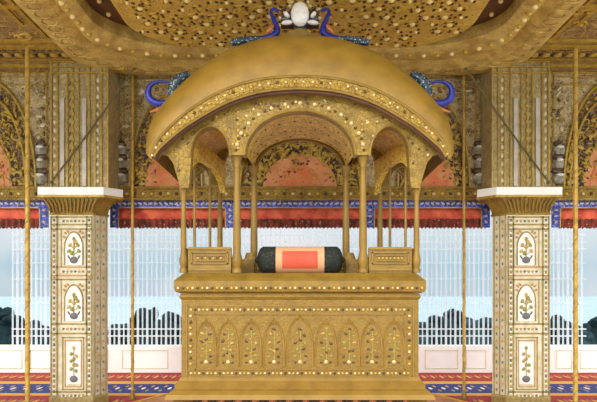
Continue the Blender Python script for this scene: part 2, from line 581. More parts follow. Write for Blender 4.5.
# grey carved scrolls at the foot of the wall beside each pier
for off, wd in ((259, 8), (179, 7)):
    for sgn in (-1, 1):
        c = CX + sgn * off
        m = MB()
        for (y, r, rz) in ((150, 6.5, 7), (163, 5.5, 8), (178, 7, 7)):
            s = WD / F
            m.ball(at(c, y, WD - 0.02), (r * s, .05, rz * s), 12, 8, 0)
            m.ball(at(c + 1.2 * sgn, y - 3.4, WD - 0.06), (r * .62 * s, .03, 1.7 * s), 10, 5, 2)
        for (y, r) in ((157, 6), (171, 7), (144, 4.5)):
            m.tube([at(c + r * math.cos(t * .7), y + 2.4 * math.sin(t * .7), WD - 0.045) for t in range(9)], .016, 5, 1)
        m.build('carved_scroll', ['grey_stone', 'dark_brown', 'marble'], wall, smooth=True)

# ceiling bands
tn = 4
for (d0, d1, mt) in ((7.25, 7.32, 'gold_line'), (8.28, 8.34, 'gold_line'), (8.46, 8.56, 'gold_line'), (8.60, 8.88, 'frieze'), (8.90, 8.96, 'gold_line'), (9.2, 9.26, 'gold_line')):
    for sgn in (-1, 1):
        m = MB()
        x0, x1 = sorted((sgn * 2.7, sgn * 8.8))
        m.box(x0, x1, d0, d1, CEIL - 0.03, CEIL + .005)
        o = m.build('trim_%d' % tn, mt, kind='structure'); tn += 1
        if mt == 'frieze':
            m = MB()
            x = 2.85
            while x < 5.2:
                m.ball((sgn * x, 8.74, CEIL - .035), (.05, .07, .022), 8, 5, 0)
                m.ball((sgn * (x + .075), 8.74, CEIL - .035), (.016, .05, .02), 6, 4, 1)
                x += .15
            m.build('frieze_bosses', ['yellow', 'dark_brown'], o, smooth=True)
for sgn in (-1, 1):
    for off in (3.15, 3.02, 3.9):
        m = MB()
        m.box(min(sgn * off, sgn * (off + .05)), max(sgn * off, sgn * (off + .05)), 6.2, 7.8 if off > 3.1 else 8.2, CEIL - 0.022, CEIL + .004)
        m.build('trim_%d' % tn, 'gold_line', kind='structure'); tn += 1
m = MB()
for sgn in (-1, 1):
    for k in range(16):
        cx = sgn * random.uniform(3.0, 4.1); cy = random.uniform(6.8, 8.2)
        r0 = random.uniform(.08, .14); a0 = random.uniform(0, 6)
        m.tube([(cx + r0 * (1 - j / 13) * math.cos(a0 + j * .5), cy + r0 * (1 - j / 13) * math.sin(a0 + j * .5), CEIL - .008) for j in range(13)], .014, 5, 0)
        m.ball((cx, cy, CEIL - .01), (.035, .035, .02), 8, 5, 0)
m.build('trim_%d' % tn, 'yellow', kind='structure', smooth=True); tn += 1

# terrace parapet
m = MB()
z1 = at(0, 346, 12.5).z
m.box(-11, 11, 12.5, 12.8, 0, z1)
par = m.build('wall_terrace', 'marble_bright', kind='structure')
m = MB()
for c0, c1 in ((-30, 22), (30, 108), (122, 168), (250, 350), (425, 458), (466, 486), (556, 572), (580, 640)):
    for (a0, a1, b0, b1) in ((c0, c1, 350, 350.7), (c0, c1, 368, 368.7), (c0, c0 + .6, 350, 368.7), (c1 - .6, c1, 350, 368.7)):
        m.pbox(a0, a1, b0, b1, 12.49, .02)
m.build('panel_line', 'marble_warm', par)

# river beyond
m = MB()
m.add([(-900, 14, -8), (900, 14, -8), (900, 3000, -8), (-900, 3000, -8)], [(0, 1, 2, 3)])
m.build('river', 'river', kind='stuff', label='pale blue river water spreading beyond the white terrace parapet', category='water')


# ---------------------------------------------------------------- distant trees
def tree(pxx, top, w, label, mt, seed):
    rr = random.Random(seed)
    d = (40, 47.5, 55)[seed % 3]
    c = at(pxx, top - 4, d)
    t = thing('tree', (c.x, d, -8.0), label, 'tree', 'distant trees behind the parapet')
    m = MB()
    hw = w * d / F * 1.25
    n = 60
    for k in range(n):
        u = rr.uniform(-1, 1); h = rr.random()
        env = (1 - u * u)
        z = c.z - 0.35 - (1 - env) * 1.0 - h * 2.6
        m.ball((c.x + u * hw * .85, d + rr.uniform(-1, 1) * hw * .6, z), (rr.uniform(.22, .55), rr.uniform(.4, .7), rr.uniform(.2, .45)), 9, 6, 0)
    m.ball((c.x, d, c.z - 3.2), (hw * 1.1, hw * 1.0, 2.7), 14, 9, 0)
    m.build('foliage', mt, t, smooth=True)
    m = MB()
    m.tube([(c.x, d, -8), (c.x + .1, d, -5), (c.x, d, c.z - 3)], [.35, .28, .2], 8)
    m.build('trunk', 'bark', t, smooth=True)


LB = 'dark tree behind the lattice, '
tree(0, 308, 15, LB + 'at the left edge of the photo', 'leaf', 1)
tree(18, 322, 15, LB + 'low one just left of the thick left pole', 'leaf', 2)
tree(38, 321, 14, LB + 'between thick left pole and left marble pillar', 'leaf_mid', 3)
tree(117, 325, 14, LB + 'low one touching the right side of the left marble pillar', 'leaf', 4)
tree(130, 322, 14, LB + 'behind the thin left pole', 'leaf_mid', 5)
tree(147, 309, 15, LB + 'tallest of those between thin left pole and throne', 'leaf', 6)
tree(168, 315, 15, LB + 'touching the left side of the throne base', 'leaf', 7)
tree(186, 320, 15, LB + 'mostly hidden by the left edge of the throne base', 'leaf_mid', 8)
tree(420, 320, 14, LB + 'touching the right side of the throne base', 'leaf_mid', 9)
tree(437, 317, 14, LB + 'second from the throne base on the right', 'leaf', 10)
tree(455, 310, 14, LB + 'tall one just left of the thin right pole', 'leaf', 11)
tree(478, 315, 15, LB + 'just right of the thin right pole', 'leaf_mid', 12)
tree(494, 320, 14, LB + 'half hidden by the left side of the right marble pillar', 'leaf', 13)
tree(556, 315, 14, LB + 'tall one right of the right marble pillar', 'leaf', 14)
tree(574, 324, 14, LB + 'low one behind the thick right pole', 'leaf_mid', 15)
tree(594, 318, 16, LB + 'at the right edge of the photo', 'leaf', 16)


# ---------------------------------------------------------------- lattice screens on the parapet
def lattice(p0, p1, label, skip=None):
    d = 12.56
    c = at((p0 + p1) / 2, 346, d)
    t = thing('lattice_screen', c, label, 'screen', 'white lattice screens on the parapet')
    s = d / F
    zt = 3.35
    zb = z1
    m = MB()
    x = p0; k = 0
    while x <= p1:
        if not (skip and skip[0] < x < skip[1]):
            w = (.9, .45)[k % 2] * s
            xc = (x - CX) * s
            m.box(xc - w, xc + w, d, d + .04, zb, zt)
        x += 4.7; k += 1
    rows = (214, 221, 228, 235, 242, 249, 263, 279, 303, 329, 336)
    for y in rows:
        a = at(p0, y, d)
        x0, x1 = (p0 - CX) * s, (p1 - CX) * s
        if skip:
            if skip[0] <= p0: x0 = (skip[1] - CX) * s
            else: x1 = (skip[0] - CX) * s
        h = (.42 if y not in (329, 336, 249) else .7) * s
        m.box(x0, x1, d - .012, d + .012, a.z - h, a.z + h)
    m.build('lattice', 'lattice', t)


lattice(-30, 60, 'white lattice screen on the parapet left of the left marble pillar', (-31, 12))
lattice(100, 229, 'white lattice screen between the left marble pillar and the throne', None)
lattice(233, 367, 'white lattice screen seen between the throne posts above the black bolster', None)
lattice(371, 500, 'white lattice screen between the throne and the right marble pillar', None)
lattice(540, 630, 'white lattice screen on the parapet right of the right marble pillar', (586, 640))


# ---------------------------------------------------------------- carpets
t = thing('striped_carpet', (0, 10.6, 0.0), 'long red and blue striped carpet running along the foot of the white parapet', 'carpet')
for (ya, yb, mt, nm) in ((373.2, 382, 'carpet_red', 'red_stripe'), (382, 384.6, 'carpet_gold', 'gold_stripe'), (384.6, 394, 'carpet_blue', 'blue_stripe'),
                         (394, 396.4, 'carpet_gold', 'gold_stripe'), (396.4, 410, 'carpet_red', 'red_stripe')):
    d1 = HZ * F / (ya - HY); d0 = HZ * F / (yb - HY)
    m = MB(); m.box(-6.5, 6.5, d0, min(d1, 12.49), 0.0, 0.012)
    o = m.build(nm, mt, t)
    m = MB()

    def sprig(x, y, rx, ry, mi):
        if abs(x) < 2.6 * math.sqrt(max(0, 1 - ((y - 7.6) / 3.75) ** 2)) or (2.5 < abs(x) < 3.5 and y < 9.85):
            return
        m.ball((x, y, .012), (rx, ry, .004), 8, 4, mi)
    x = -5.6; k = 0
    if nm != 'gold_stripe':
        while x < 5.6:
            dm = (d0 + min(d1, 12.45)) / 2
            if nm == 'red_stripe':
                sprig(x, dm, .03, .2, 0)
                sprig(x + .08, dm + .1, .014, .1, 2)
                x += .155
            else:
                sprig(x, dm, .026, .12, 1)
                sprig(x + .1, dm - .22, .022, .1, 2)
                sprig(x - .1, dm + .22, .022, .1, 0)
                x += .2
        m.build_each('woven_flower', ['carpet_gold', 'marble', 'tan'], o)
m = MB()
N = 64
m.loft([[(2.48 * math.cos(2 * pi * i / N) * s, 7.6 + 3.5 * math.sin(2 * pi * i / N) * s, z) for i in range(N)] for s, z in ((1, .013), (1, .03), (.985, .036))])
o = m.build('round_rug', 'rug', label='orange brown oval rug spread under the golden throne', category='rug')
m = MB()
m.tube([(2.38 * math.cos(2 * pi * i / N), 7.6 + 3.36 * math.sin(2 * pi * i / N), .036) for i in range(N)], .02, 5, 0, closed=True)
m.build('rug_border', 'carpet_gold', o)


# ---------------------------------------------------------------- marble pillars
def pillar(sgn, label):
    cxp = sgn * 3.0
    t = thing('marble_pillar', (sgn * 3.01, 9.35, 0), label, 'pillar', 'marble pillars either side of the throne')

    def X(v):               # mirror helper
        return sgn * v

    def oct(xo, xi, d0, ch, ch2, back):
        # outline: outer front, inner front, inner chamfer, back
        pts = [(xo, d0), (xi, d0), (xi - ch, d0 + ch2), (xi - ch + .12, back), (xo + .04, back)]
        return pts

    def ring(pts, z):
        r = [(sgn * -1 * p[0] if False else X(p[0]), p[1], z) for p in pts]
        return r if sgn > 0 else r[::-1]
    sh = oct(3.29, 2.73, 9.0, .14, .2, 9.5)
    ab = oct(3.43, 2.57, 8.93, .19, .25, 9.54)
    zcap0 = at(0, 215, 9.0).z; zcap1 = at(0, 197, 8.95).z
    zab0 = at(0, 194.8, 8.93).z; zab1 = at(0, 187, 8.93).z
    m = MB()
    m.loft([ring(sh, 0.0125), ring(sh, zcap0)])
    m.build('shaft', 'marble_warm', t)

    def grow(pts, g):
        cx = 3.0; cy = 9.3
        return [(cx + (p[0] - cx) * (1 + g), cy + (p[1] - cy) * (1 + g)) for p in pts]
    m = MB()
    m.loft([ring(grow(sh, .04), .0125), ring(grow(sh, .04), .1), ring(grow(sh, .0), .13)])
    m.build('base', 'tan', t)
    m = MB()

    def mixp(u):
        return [(a[0] + (b[0] - a[0]) * u, a[1] + (b[1] - a[1]) * u) for a, b in zip(sh, ab)]
    prof = [(0.02, 0), (.1, .02), (.1, .1), (.02, .13), (.08, .3), (.2, .55), (.38, .78), (.55, .9), (.6, 1.0)]
    m.loft([ring(mixp(u), zcap0 + (zcap1 - zcap0) * v) for u, v in prof])
    cap = m.build('capital', 'gold_chased', t)
    m = MB()        # leaf flutes on the capital
    for i in range(13):
        u0 = i / 12
        xa0 = 3.28 + (2.74 - 3.28) * u0; xa1 = 3.36 + (2.66 - 3.36) * u0
        m.tube([(X(xa0), 8.985, zcap0 + .04), (X(xa0 + (xa1 - xa0) * .3), 8.975, zcap0 + .13), (X(xa1), 8.955, zcap1 - .02)], [.014, .02, .014], 6, 0)
    m.build('capital_leaves', 'gold', cap, smooth=True)
    m = MB(); m.loft([ring(ab, zab0), ring(ab, zab1)])
    m.build('abacus', 'marble_bright', t, label='plain white marble slab on top')
    m = MB(); m.loft([ring(grow(ab, .01), zcap1 - .005), ring(grow(ab, .01), zab0)])
    m.build('abacus_rim', 'gold_line', t)
    # gold framing lines on the front face: pixel offsets from the centre
    m = MB()

    def line(o0, o1, y0, y1, mi=0, d=8.992, th=.012):
        p0, p1 = sorted((CX + sgn * o0, CX + sgn * o1))
        m.pbox(p0, p1, y0, y1, d, th, mi)
    for o0 in (249, 243, 213.5, 208.5):
        line(o0 - .8, o0 + .8, 216, 401)
    for y in (217, 224.5, 229, 267, 275.5, 279.5, 324, 333.5, 392, 398.5):
        line(208.5, 249, y - .75, y + .75, 0 if y not in (267, 275.5) else 1)
    for o0 in (239, 213.9):
        line(o0 - .4, o0 + .4, 229, 267); line(o0 - .4, o0 + .4, 279, 324)
    for (y, yy) in ((337, 390),):
        line(216, 238, y, y + 1.2); line(216, 238, yy - 1.2, yy); line(216, 217.2, y, yy); line(236.8, 238, y, yy)
        line(218.5, 235.5, y + 3, y + 4, 1); line(218.5, 235.5, yy - 4, yy - 3, 1); line(218.5, 219.4, y + 3, yy - 3, 1); line(234.6, 235.5, y + 3, yy - 3, 1)
    m.build('frame_lines', ['tan', 'rust'], t)
    # chamfer side face lines
    m = MB()
    for u in (.12, .5, .88):
        x = X(2.73 - .14 * u); y = 9.0 + .2 * u
        m.box(x - .006, x + .006, y - .012, y + .004, .13, zcap0)
    k = 0
    y = 222
    while y < 398:
        for u in (.3, .7):
            xx = X(2.73 - .14 * u); dd = 9.0 + .2 * u
            m.ball((xx, dd - .004, at(0, y, 9.1).z), (.014, .008, .022), 6, 4, 1 + (k % 2))
        y += 7; k += 1
    m.build('side_inlay', ['tan', 'slate', 'rust'], t, smooth=False)
    # bead inlay along borders
    m = MB()
    y = 220; k = 0
    while y < 396:
        for off in (246, 211):
            m.ball(at(CX + sgn * off, y, 8.997), (.016, .008, .022), 6, 4, (k % 3))
            m.ball(at(CX + sgn * off, y + 2.6, 8.997), (.022, .006, .010), 6, 4, 3)
        y += 5.2; k += 1
    for yy in (221, 271.5, 329, 395.5):
        x = 217
        while x < 239:
            m.ball(at(CX + sgn * x, yy, 8.997), (.02, .008, .016), 6, 4, (k % 3)); k += 1
            m.ball(at(CX + sgn * (x + 1.9), yy + .8, 8.997), (.012, .006, .012), 6, 4, 3)
            x += 3.9
    m.build('border_inlay', ['slate', 'olive', 'rust', 'marble'], t, smooth=True)
    # three white flower panels
    for n, (ya, yb, arched) in enumerate(((232, 265, True), (285, 321, True), (342, 384, False))):
        m = MB()
        c = CX + sgn * 226.3
        hw = 9 if arched else 7
        zbm = at(0, yb, 8.99).z
        if arched:
            pts = []
            for i in range(17):
                u = -1 + 2 * i / 16
                top = ya + (11 * abs(u) ** 2.2) + (1.2 if abs(u) > .9 else 0)
                pts.append(at(c + u * hw, top, 8.99))
            m.strip([p.x for p in pts], [zbm] * 17, [p.z for p in pts], 8.99, 9.0, 0)
            m.tube([Vector((p.x, 8.99, p.z)) for p in pts], .009, 5, 1)
            m.tube([(pts[0].x, 8.99, zbm), (pts[0].x, 8.99, pts[0].z)], .009, 5, 1)
            m.tube([(pts[-1].x, 8.99, zbm), (pts[-1].x, 8.99, pts[-1].z)], .009, 5, 1)
        else:
            m.pbox(c - hw, c + hw, ya, yb, 8.99, .01, 0)
        pn = m.build('flower_panel', ['marble', 'tan'], t)
        m = MB()
        base = yb - 5
        m.ball(at(c, base, 8.985), (.055, .012, .045), 10, 6, 0)
        if arched:
            m.tube([at(c, base - 3, 8.984), at(c, ya + 8, 8.984)], .006, 5, 1)
            for (dx, dy) in ((0, -21), (-4, -15), (4, -15), (-5, -9), (5, -9), (0, -13), (2, -18), (-2, -7)):
                m.ball(at(c + dx, base + dy, 8.983), (.022, .01, .03), 7, 5, random.choice((1, 2, 1, 3)), dx * .15)
                m.tube([at(c, base + dy + 4, 8.984), at(c + dx, base + dy, 8.984)], .004, 4, 1)
            for dx in (-5, 5):
                m.ball(at(c + dx, base - 3, 8.984), (.012, .008, .03), 6, 4, 0, -dx * .1)
        else:
            m.tube([at(c, base - 3, 8.984), at(c, ya + 6, 8.984)], .005, 5, 1)
            for (dx, dy) in ((0, -31), (-2.5, -25), (2.6, -23), (-2.5, -18), (2.8, -14), (0, -20), (-2.5, -10), (2.4, -8), (0, -14)):
                m.ball(at(c + dx, base + dy, 8.983), (.022, .01, .026), 7, 5, random.choice((1, 1, 2, 3)), dx * .2)
        m.build('flower_inlay', ['slate', 'olive', 'amber', 'rust'], pn, smooth=True)
        # corner sprays
        if arched:
            m = MB()
            for s2 in (-1, 1):
                for (dx, dy) in ((8.5, 1), (6, -.5), (9.5, 5)):
                    m.ball(at(c + s2 * dx, ya + dy, 8.992), (.024, .008, .014), 6, 4, 0, s2 * .6)
            m.build('corner_spray', 'rust', pn, smooth=True)


pillar(-1, 'white and gold inlaid marble pillar left of the throne')
pillar(1, 'white and gold inlaid marble pillar right of the throne')


# ---------------------------------------------------------------- valances and rolled curtains under the beam
def valance(o0, o1, drop0, drop1, label_v, label_c):
    d = WD - 0.02
    c = at((o0 + o1) / 2, 200, d)
    ze = c.z
    m = MB()
    m.pbox(o0, o1, 200, 207, d, .03, 0)
    if drop0:
        m.pbox(o0, o0 + 8, 207, 227.5, d, .03, 0)
        m.add([at(o0 + 8, 207, d), at(o0 + 12, 207, d), at(o0 + 8, 212, d), at(o0 + 8, 207, d + .03), at(o0 + 12, 207, d + .03), at(o0 + 8, 212, d + .03)],
              [(0, 1, 2), (3, 5, 4), (1, 4, 5, 2)], 0)
    if drop1:
        m.pbox(o1 - 8, o1, 207, 227.5, d, .03, 0)
        m.add([at(o1 - 8, 207, d), at(o1 - 12, 207, d), at(o1 - 8, 212, d), at(o1 - 8, 207, d + .03), at(o1 - 12, 207, d + .03), at(o1 - 8, 212, d + .03)],
              [(0, 2, 1), (3, 4, 5), (1, 2, 5, 4)], 0)
    t = thing('valance', c, label_v, 'valance', 'blue valances hung under the beam')
    m.build('border_cloth', 'blue', t)
    a0 = o0 + (8 if drop0 else 0); a1 = o1 - (8 if drop1 else 0)
    m = MB()
    m.pbox(a0, a1, 207, 208.2, d - .006, .012)
    if drop0: m.pbox(a0, a0 + 1, 207, 227.5, d - .006, .012)
    if drop1: m.pbox(a1 - 1, a1, 207, 227.5, d - .006, .012)
    m.build('gold_edging', 'gold_line', t)
    # small white woven sprigs
    m = MB()
    x = o0 + 4
    while x < o1 - 3:
        m.ball(at(x, 203.5, d - .003), (.03, .008, .016), 6, 4, 0, random.uniform(-.8, .8))
        x += 5.2
    for cxx, on in ((o0 + 4, drop0), (o1 - 4, drop1)):
        if on:
            for y in (210, 216, 222):
                m.ball(at(cxx, y, d - .003), (.026, .008, .016), 6, 4, 0, random.uniform(-1, 1))
    m.build_each('woven_sprig', ['marble_stripe'], t)
    # rolled red curtain hanging behind the border
    t2 = thing('rolled_curtain', at((o0 + o1) / 2, 208, WD + .2), label_c, 'curtain', 'rolled red curtains under the beam')
    k = WD + .1
    s = k / F
    m = MB()
    x0, x1 = (a0 - 3 - CX) * s, (a1 + 3 - CX) * s
    n = max(8, int((x1 - x0) / .035))
    rings = []
    for i in range(n + 1):
        x = x0 + (x1 - x0) * i / n
        w = .012 * math.sin(i * .9) + .008 * math.sin(i * .37)
        zt = at(0, 204, k).z; zl = at(0, 219.5, k).z
        prof = [(.02, zt), (-.02 + w, zt - .05), (-.045 + w, zl + .1), (-.05 - w, zl + .04), (-.02, zl), (.04, zl), (.05, zt)]
        rings.append([(x, k + a, z) for a, z in prof])
    m.loft(rings)
    m.build('red_cloth', 'red', t2, smooth=True)
    m = MB()
    rings = []
    for i in range(n * 2 + 1):
        x = x0 + (x1 - x0) * i / (n * 2)
        w = .02 * math.sin(i * 1.3)
        zt = at(0, 219, k).z; zl = at(0, 228, k).z + .012 * math.sin(i * 2.1)
        rings.append([(x, k - .03 + w, zt), (x, k - .04 + w, zl), (x, k - .0 + w, zl), (x, k + .02, zt)])
    m.loft(rings)
    m.build('fringe', 'fringe', t2, label='dark maroon fringe with pale flowers')


bays = [(-60, 48, False, True, 'left of the left marble pillar'),
        (110, 234, True, True, 'between left marble pillar and the left front throne column'),
        (234, 366, False, False, 'seen through the middle of the throne canopy'),
        (366, 490, True, True, 'between the right front throne column and right marble pillar'),
        (552, 660, True, False, 'right of the right marble pillar')]
for (p0, p1, a0, a1, w) in bays:
    valance(p0, p1, a0, a1, 'blue figured valance border ' + w, 'rolled red curtain with maroon fringe ' + w)


# ---------------------------------------------------------------- carved ceiling canopy
CZ = 4.44
canopy = thing('ceiling_canopy', (0, 6.9, CEIL), 'large rounded golden jewelled canopy panel hanging from the ceiling above the throne', 'canopy')


def rrect(hw, y0, y1, r, n=12):
    out = []
    for (cx, cy, a0) in ((hw - r, y1 - r, 0), (-hw + r, y1 - r, pi / 2), (-hw + r, y0 + r, pi), (hw - r, y0 + r, 1.5 * pi)):
        for i in range(n + 1):
            a = a0 + pi / 2 * i / n
            out.append((cx + r * math.cos(a), cy + r * math.sin(a)))
    return out


o_out = rrect(2.92, 4.55, 9.36, .75)
o_grv = rrect(2.52, 4.95, 8.72, .85)
o_mid = rrect(2.46, 5.0, 8.62, .85)
o_in = rrect(2.28, 5.15, 8.22, .85)
m = MB()
rings = [[(x, y, CEIL - .01) for x, y in o_out], [(x, y, CZ + .03) for x, y in o_out], [(x, y, CZ) for x, y in rrect(2.86, 4.6, 9.28, .75)],
         [(x, y, CZ - .0) for x, y in rrect(2.6, 4.88, 8.84, .85)], [(x, y, CZ + .06) for x, y in o_grv], [(x, y, CZ - .02) for x, y in o_mid],
         [(x, y, CZ - .02) for x, y in rrect(2.34, 5.1, 8.3, .85)], [(x, y, CZ + .02) for x, y in o_in], [(x, y, CZ + .2) for x, y in o_in]]
m.loft(rings, caps=False)
rim = m.build('canopy_rim', 'canopy_rim', canopy, smooth=True)
m = MB()
bead = rrect(2.4, 5.05, 8.42, .85, 10)
prev = None


def along(loop, step):
    pts = []
    acc = 0
    L = len(loop)
    for i in range(L):
        a = Vector(loop[i]); b = Vector(loop[(i + 1) % L])
        l = (b - a).length
        while acc < l:
            pts.append(a + (b - a) * (acc / l if l else 0))
            acc += step
        acc -= l
    return pts


for k, p in enumerate(along(bead, .17)):
    m.ball((p.x, p.y, CZ - .03), (.032, .032, .026), 8, 5, 0 if k % 2 == 0 else 1)
m.build_each('rim_jewel', ['pearl_warm', 'yellow', 'garnet'], rim)
m = MB()            # embossed leaves on the outer band
for k, p in enumerate(along(rrect(2.73, 4.72, 9.06, .8, 10), .2)):
    m.ball((p.x, p.y, CZ), (.07, .07, .016), 8, 5, 0)
    m.tube([(p.x + .09 * math.cos(j * .7), p.y + .09 * math.sin(j * .7), CZ - .004) for j in range(7)], .012, 5, 0)
m.build('embossed_scrolls', 'canopy_rim', rim, smooth=True)
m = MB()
m.box(-2.4, 2.4, 4.9, 8.6, CZ + .16, CZ + .19)  # sheet coloured dark to paint in the shade around the field
m.build('shade_backing', 'dark_brown', canopy, label='recess behind the golden field, coloured dark brown for its shade')
m = MB()
fld = rrect(1.93, 5.3, 8.28, .8)
m.loft([[(x, y, CZ + .15) for x, y in fld], [(x, y, CZ + .03) for x, y in fld], [(x, y, CZ) for x, y in rrect(1.89, 5.35, 8.24, .8)]])
field = m.build('canopy_field', 'canopy', canopy)
m = MB()
for j, y in enumerate([5.5 + .2 * i for i in range(14)]):
    for i in range(-9, 10):
        x = i * .205 + (.1 if j % 2 else 0) + random.uniform(-.03, .03)
        yy = y + random.uniform(-.03, .03)
        if abs(x) > 1.8 or (abs(x) > 1.45 and yy > 7.8):
            continue
        big = random.random() < .55
        r = .034 if big else .02
        m.ball((x, yy, CZ - .004), (r, r, .024), 8, 5, 0 if random.random() < .7 else 1)
        nr = 6 if big else 3
        for k in range(nr):
            a = 2 * pi * k / nr + random.random()
            rr = r + .038
            m.ball((x + rr * math.cos(a), yy + rr * math.sin(a), CZ), (.022, .034, .011), 5, 4, 2 if random.random() < .7 else 1, 0)
        if big:
            m.tube([(x + .085 * math.cos(k * .55), yy + .085 * math.sin(k * .55), CZ) for k in range(10)], .009, 5, 1)
m.build('field_jewels', ['pearl_warm', 'yellow', 'garnet'], field, smooth=True)

# small jewels of dark recess
m = MB()
for sgn in (-1, 1):
    for y in (6.9, 7.25, 7.6):
        m.ball((sgn * 2.13, y, CZ + .15), (.03, .03, .03), 8, 5, 0)
m.build_each('recess_jewel', ['pearl'], canopy)


# ---------------------------------------------------------------- awning poles and guy ropes
def pole(pxx, d, r, label, ropes=True):
    x = (pxx - CX) * d / F
    t = thing('awning_pole', (x, d, 0.012), label, 'pole', 'golden awning poles')
    m = MB()
    m.lathe([(r, .02), (r, CEIL - .004)], x, d, 12)
    m.build('shaft', 'gold_pole', t, smooth=True)
    m = MB()
    pts = []
    n = 260
    for i in range(n):
        z = .1 + (CEIL - .2) * i / n
        pts.append((x + r * math.cos(i * .5), d + r * math.sin(i * .5), z))
    m.tube(pts, r * .22, 4, 0)
    m.build('spiral_band', 'gold_line', t, smooth=True)
    m = MB()
    m.lathe([(r * 2.2, .013), (r * 2.2, .04), (r * 1.3, .1), (r, .14)], x, d, 14)
    m.build('foot', 'gold', t, smooth=True)


pole(27.5, 8.5, .029, 'thick golden awning pole left of the left marble pillar')
pole(575.5, 8.5, .029, 'thick golden awning pole right of the right marble pillar')
pole(132.5, 9.42, .021, 'thin golden awning pole between left marble pillar and throne')
pole(464, 9.42, .021, 'thin golden awning pole between throne and right marble pillar')
for sgn, (a, b), side in ((-1, (129, 78), 'left'), (1, (467.5, 74), 'right')):
    p0 = at(300 + sgn * 166, 68.8, 8.97); p1 = at(300 + sgn * 249, 182, 8.95)
    m = MB()
    pts = [p0.lerp(p1, i / 10) + Vector((0, 0, -.02 * math.sin(pi * i / 10))) for i in range(11)]
    m.tube(pts, .011, 6, 0)
    m.ball(p1, .022, 8, 6, 0)
    m.ball(p0, .022, 8, 6, 0)
    m.build('guy_rope', 'rope', smooth=True, label='thin slanting guy rope from the ceiling canopy down to the %s marble pillar' % side,
            category='rope', group='guy ropes')


# ---------------------------------------------------------------- the throne
D0, D1 = 6.2, 7.33
throne = thing('golden_throne', (0, 6.8, 0.036), 'large golden jewelled throne with arched canopy and peacocks, in the middle of the hall', 'throne')

# roof
Lh = [(0, 75), (25, 76), (50, 80), (75, 88), (98, 100), (118, 114), (134, 129), (144, 142), (149, 154)]
Ch = [(0, 37.5), (28, 39.5), (55, 46.5), (80, 58), (102, 74), (120, 90), (135, 107), (146, 126), (150, 150)]
Gh = [(0, 89), (25, 90.5), (50, 95), (75, 104), (97, 116), (116, 128), (131, 140), (141, 149), (146, 157)]
L = full(Lh); C = full(Ch); G = full(Gh)
DF, DC, DB, DR = 5.9, 6.35, 7.2, 7.65
Lw = [at(x, y, DF) for x, y in L]
Cw = [at(x, y, DC) for x, y in C]
rows = []
for i in range(9):
    a = pi / 2 * i / 8
    rows.append([(l.x + (c.x - l.x) * math.sin(a), DF + (DC - DF) * (1 - math.cos(a)), l.z + (c.z - l.z) * math.sin(a)) for l, c in zip(Lw, Cw)])
for i in range(1, 4):
    rows.append([(c.x, DC + (DB - DC) * i / 4, c.z) for c in Cw])
for i in range(9):
    a = pi / 2 * (8 - i) / 8
    rows.append([(l.x + (c.x - l.x) * math.sin(a), DR - (DR - DB) * (1 - math.cos(a)), l.z + (c.z - l.z) * math.sin(a)) for l, c in zip(Lw, Cw)])
m = MB()
m.loft(rows, closed=False)
under = [[(x, y, z - .05) for x, y, z in r] for r in rows]
m.loft(under, closed=False)
roof = m.build('roof', 'gold_smooth', throne, smooth=True)

Gw = [at(x, y, DF) for x, y in G]
for (yd, thick, nm) in ((DF, .1, 'roof_rim'), (DR - .1, .1, 'roof_rim')):
    m = MB()
    ring = []
    rows2 = []
    n = len(Lw)
    for i in range(n):
        l, g = Lw[i], Gw[i]
        rows2.append([(l.x, yd, l.z), (g.x, yd, g.z), (g.x, yd + thick, g.z), (l.x, yd + thick, l.z)])
    m.loft(rows2)
    rimo = m.build(nm, 'gold_chased', throne, smooth=False)
    m = MB()
    yy = yd - .004 if yd == DF else yd + thick + .004
    tot = 0
    last = None
    k = 0
    for i in range(n * 8):
        t = i / 8
        a = min(int(t), n - 2); u = t - a
        if a >= n - 1: break
        l = Lw[a].lerp(Lw[a + 1], u); g = Gw[a].lerp(Gw[a + 1], u)
        p = l.lerp(g, .48)
        if last is None or (p - last).length > .072:
            m.ball((p.x, yy, p.z), (.013, .013, .013), 8, 5, (0, 0, 1, 0, 2)[k % 5]); last = p; k += 1
    m.build_each('rim_jewel', ['pearl', 'garnet', 'yellow'], rimo)
    m = MB()
    m.tube([(l.lerp(g, .1).x, yy, l.lerp(g, .1).z) for l, g in zip(Lw, Gw)], .012, 5)
    m.tube([(l.lerp(g, .95).x, yy, l.lerp(g, .95).z) for l, g in zip(Lw, Gw)], .014, 5)
    m.build('rim_beading', 'gold', rimo, smooth=True)
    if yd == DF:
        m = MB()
        m.tube([(g.x, DF + .035, g.z - .012) for g in Gw], .022, 6)  # dark tube drawn in as the line of shade under the rim
        m.build('rim_shade_line', 'dark_brown', rimo, smooth=True)

# arched front screen


def ell(x, c, hw, top, base):
    u = (x - c) / hw
    return base - (base - top) * math.sqrt(max(0, 1 - u * u)) if abs(u) < 1 else base


def lower_front(o):
    o = abs(o)
    if o < 54: return ell(o, 0, 54, 111.5, 155)
    if o < 71: return 155
    if o < 109: return ell(o, 90, 19.2, 127, 156)
    return interp([(109, 158), (111, 188), (120, 188), (123, 176), (127, 163), (134, 154), (140, 152), (146, 158)], o)


def lower_rear(o):
    o = abs(o)
    if o < 43: return ell(o, 0, 43, 139.5, 170)
    if o < 51: return 170
    if o < 77: return ell(o, 64, 13, 148, 172)
    return interp([(77, 174), (79, 186), (88, 186), (94, 170), (104, 165)], o)


def screen(dd, thick, lower, hi, maxo, name, mt):
    offs = sorted(set([-maxo + i * (2 * maxo) / 220 for i in range(221)]))
    xs = [o * dd / F for o in offs]
    lo = [at(0, lower(o), dd).z for o in offs]
    up = []
    for o in offs:
        up.append(at(0, hi(abs(o)), dd).z)
    up = [max(u, l + .01) for u, l in zip(up, lo)]
    m = MB()
    m.strip(xs, lo, up, dd, dd + thick)
    return m.build(name, mt, throne)


gi = lerp_curve(Gh, 60)


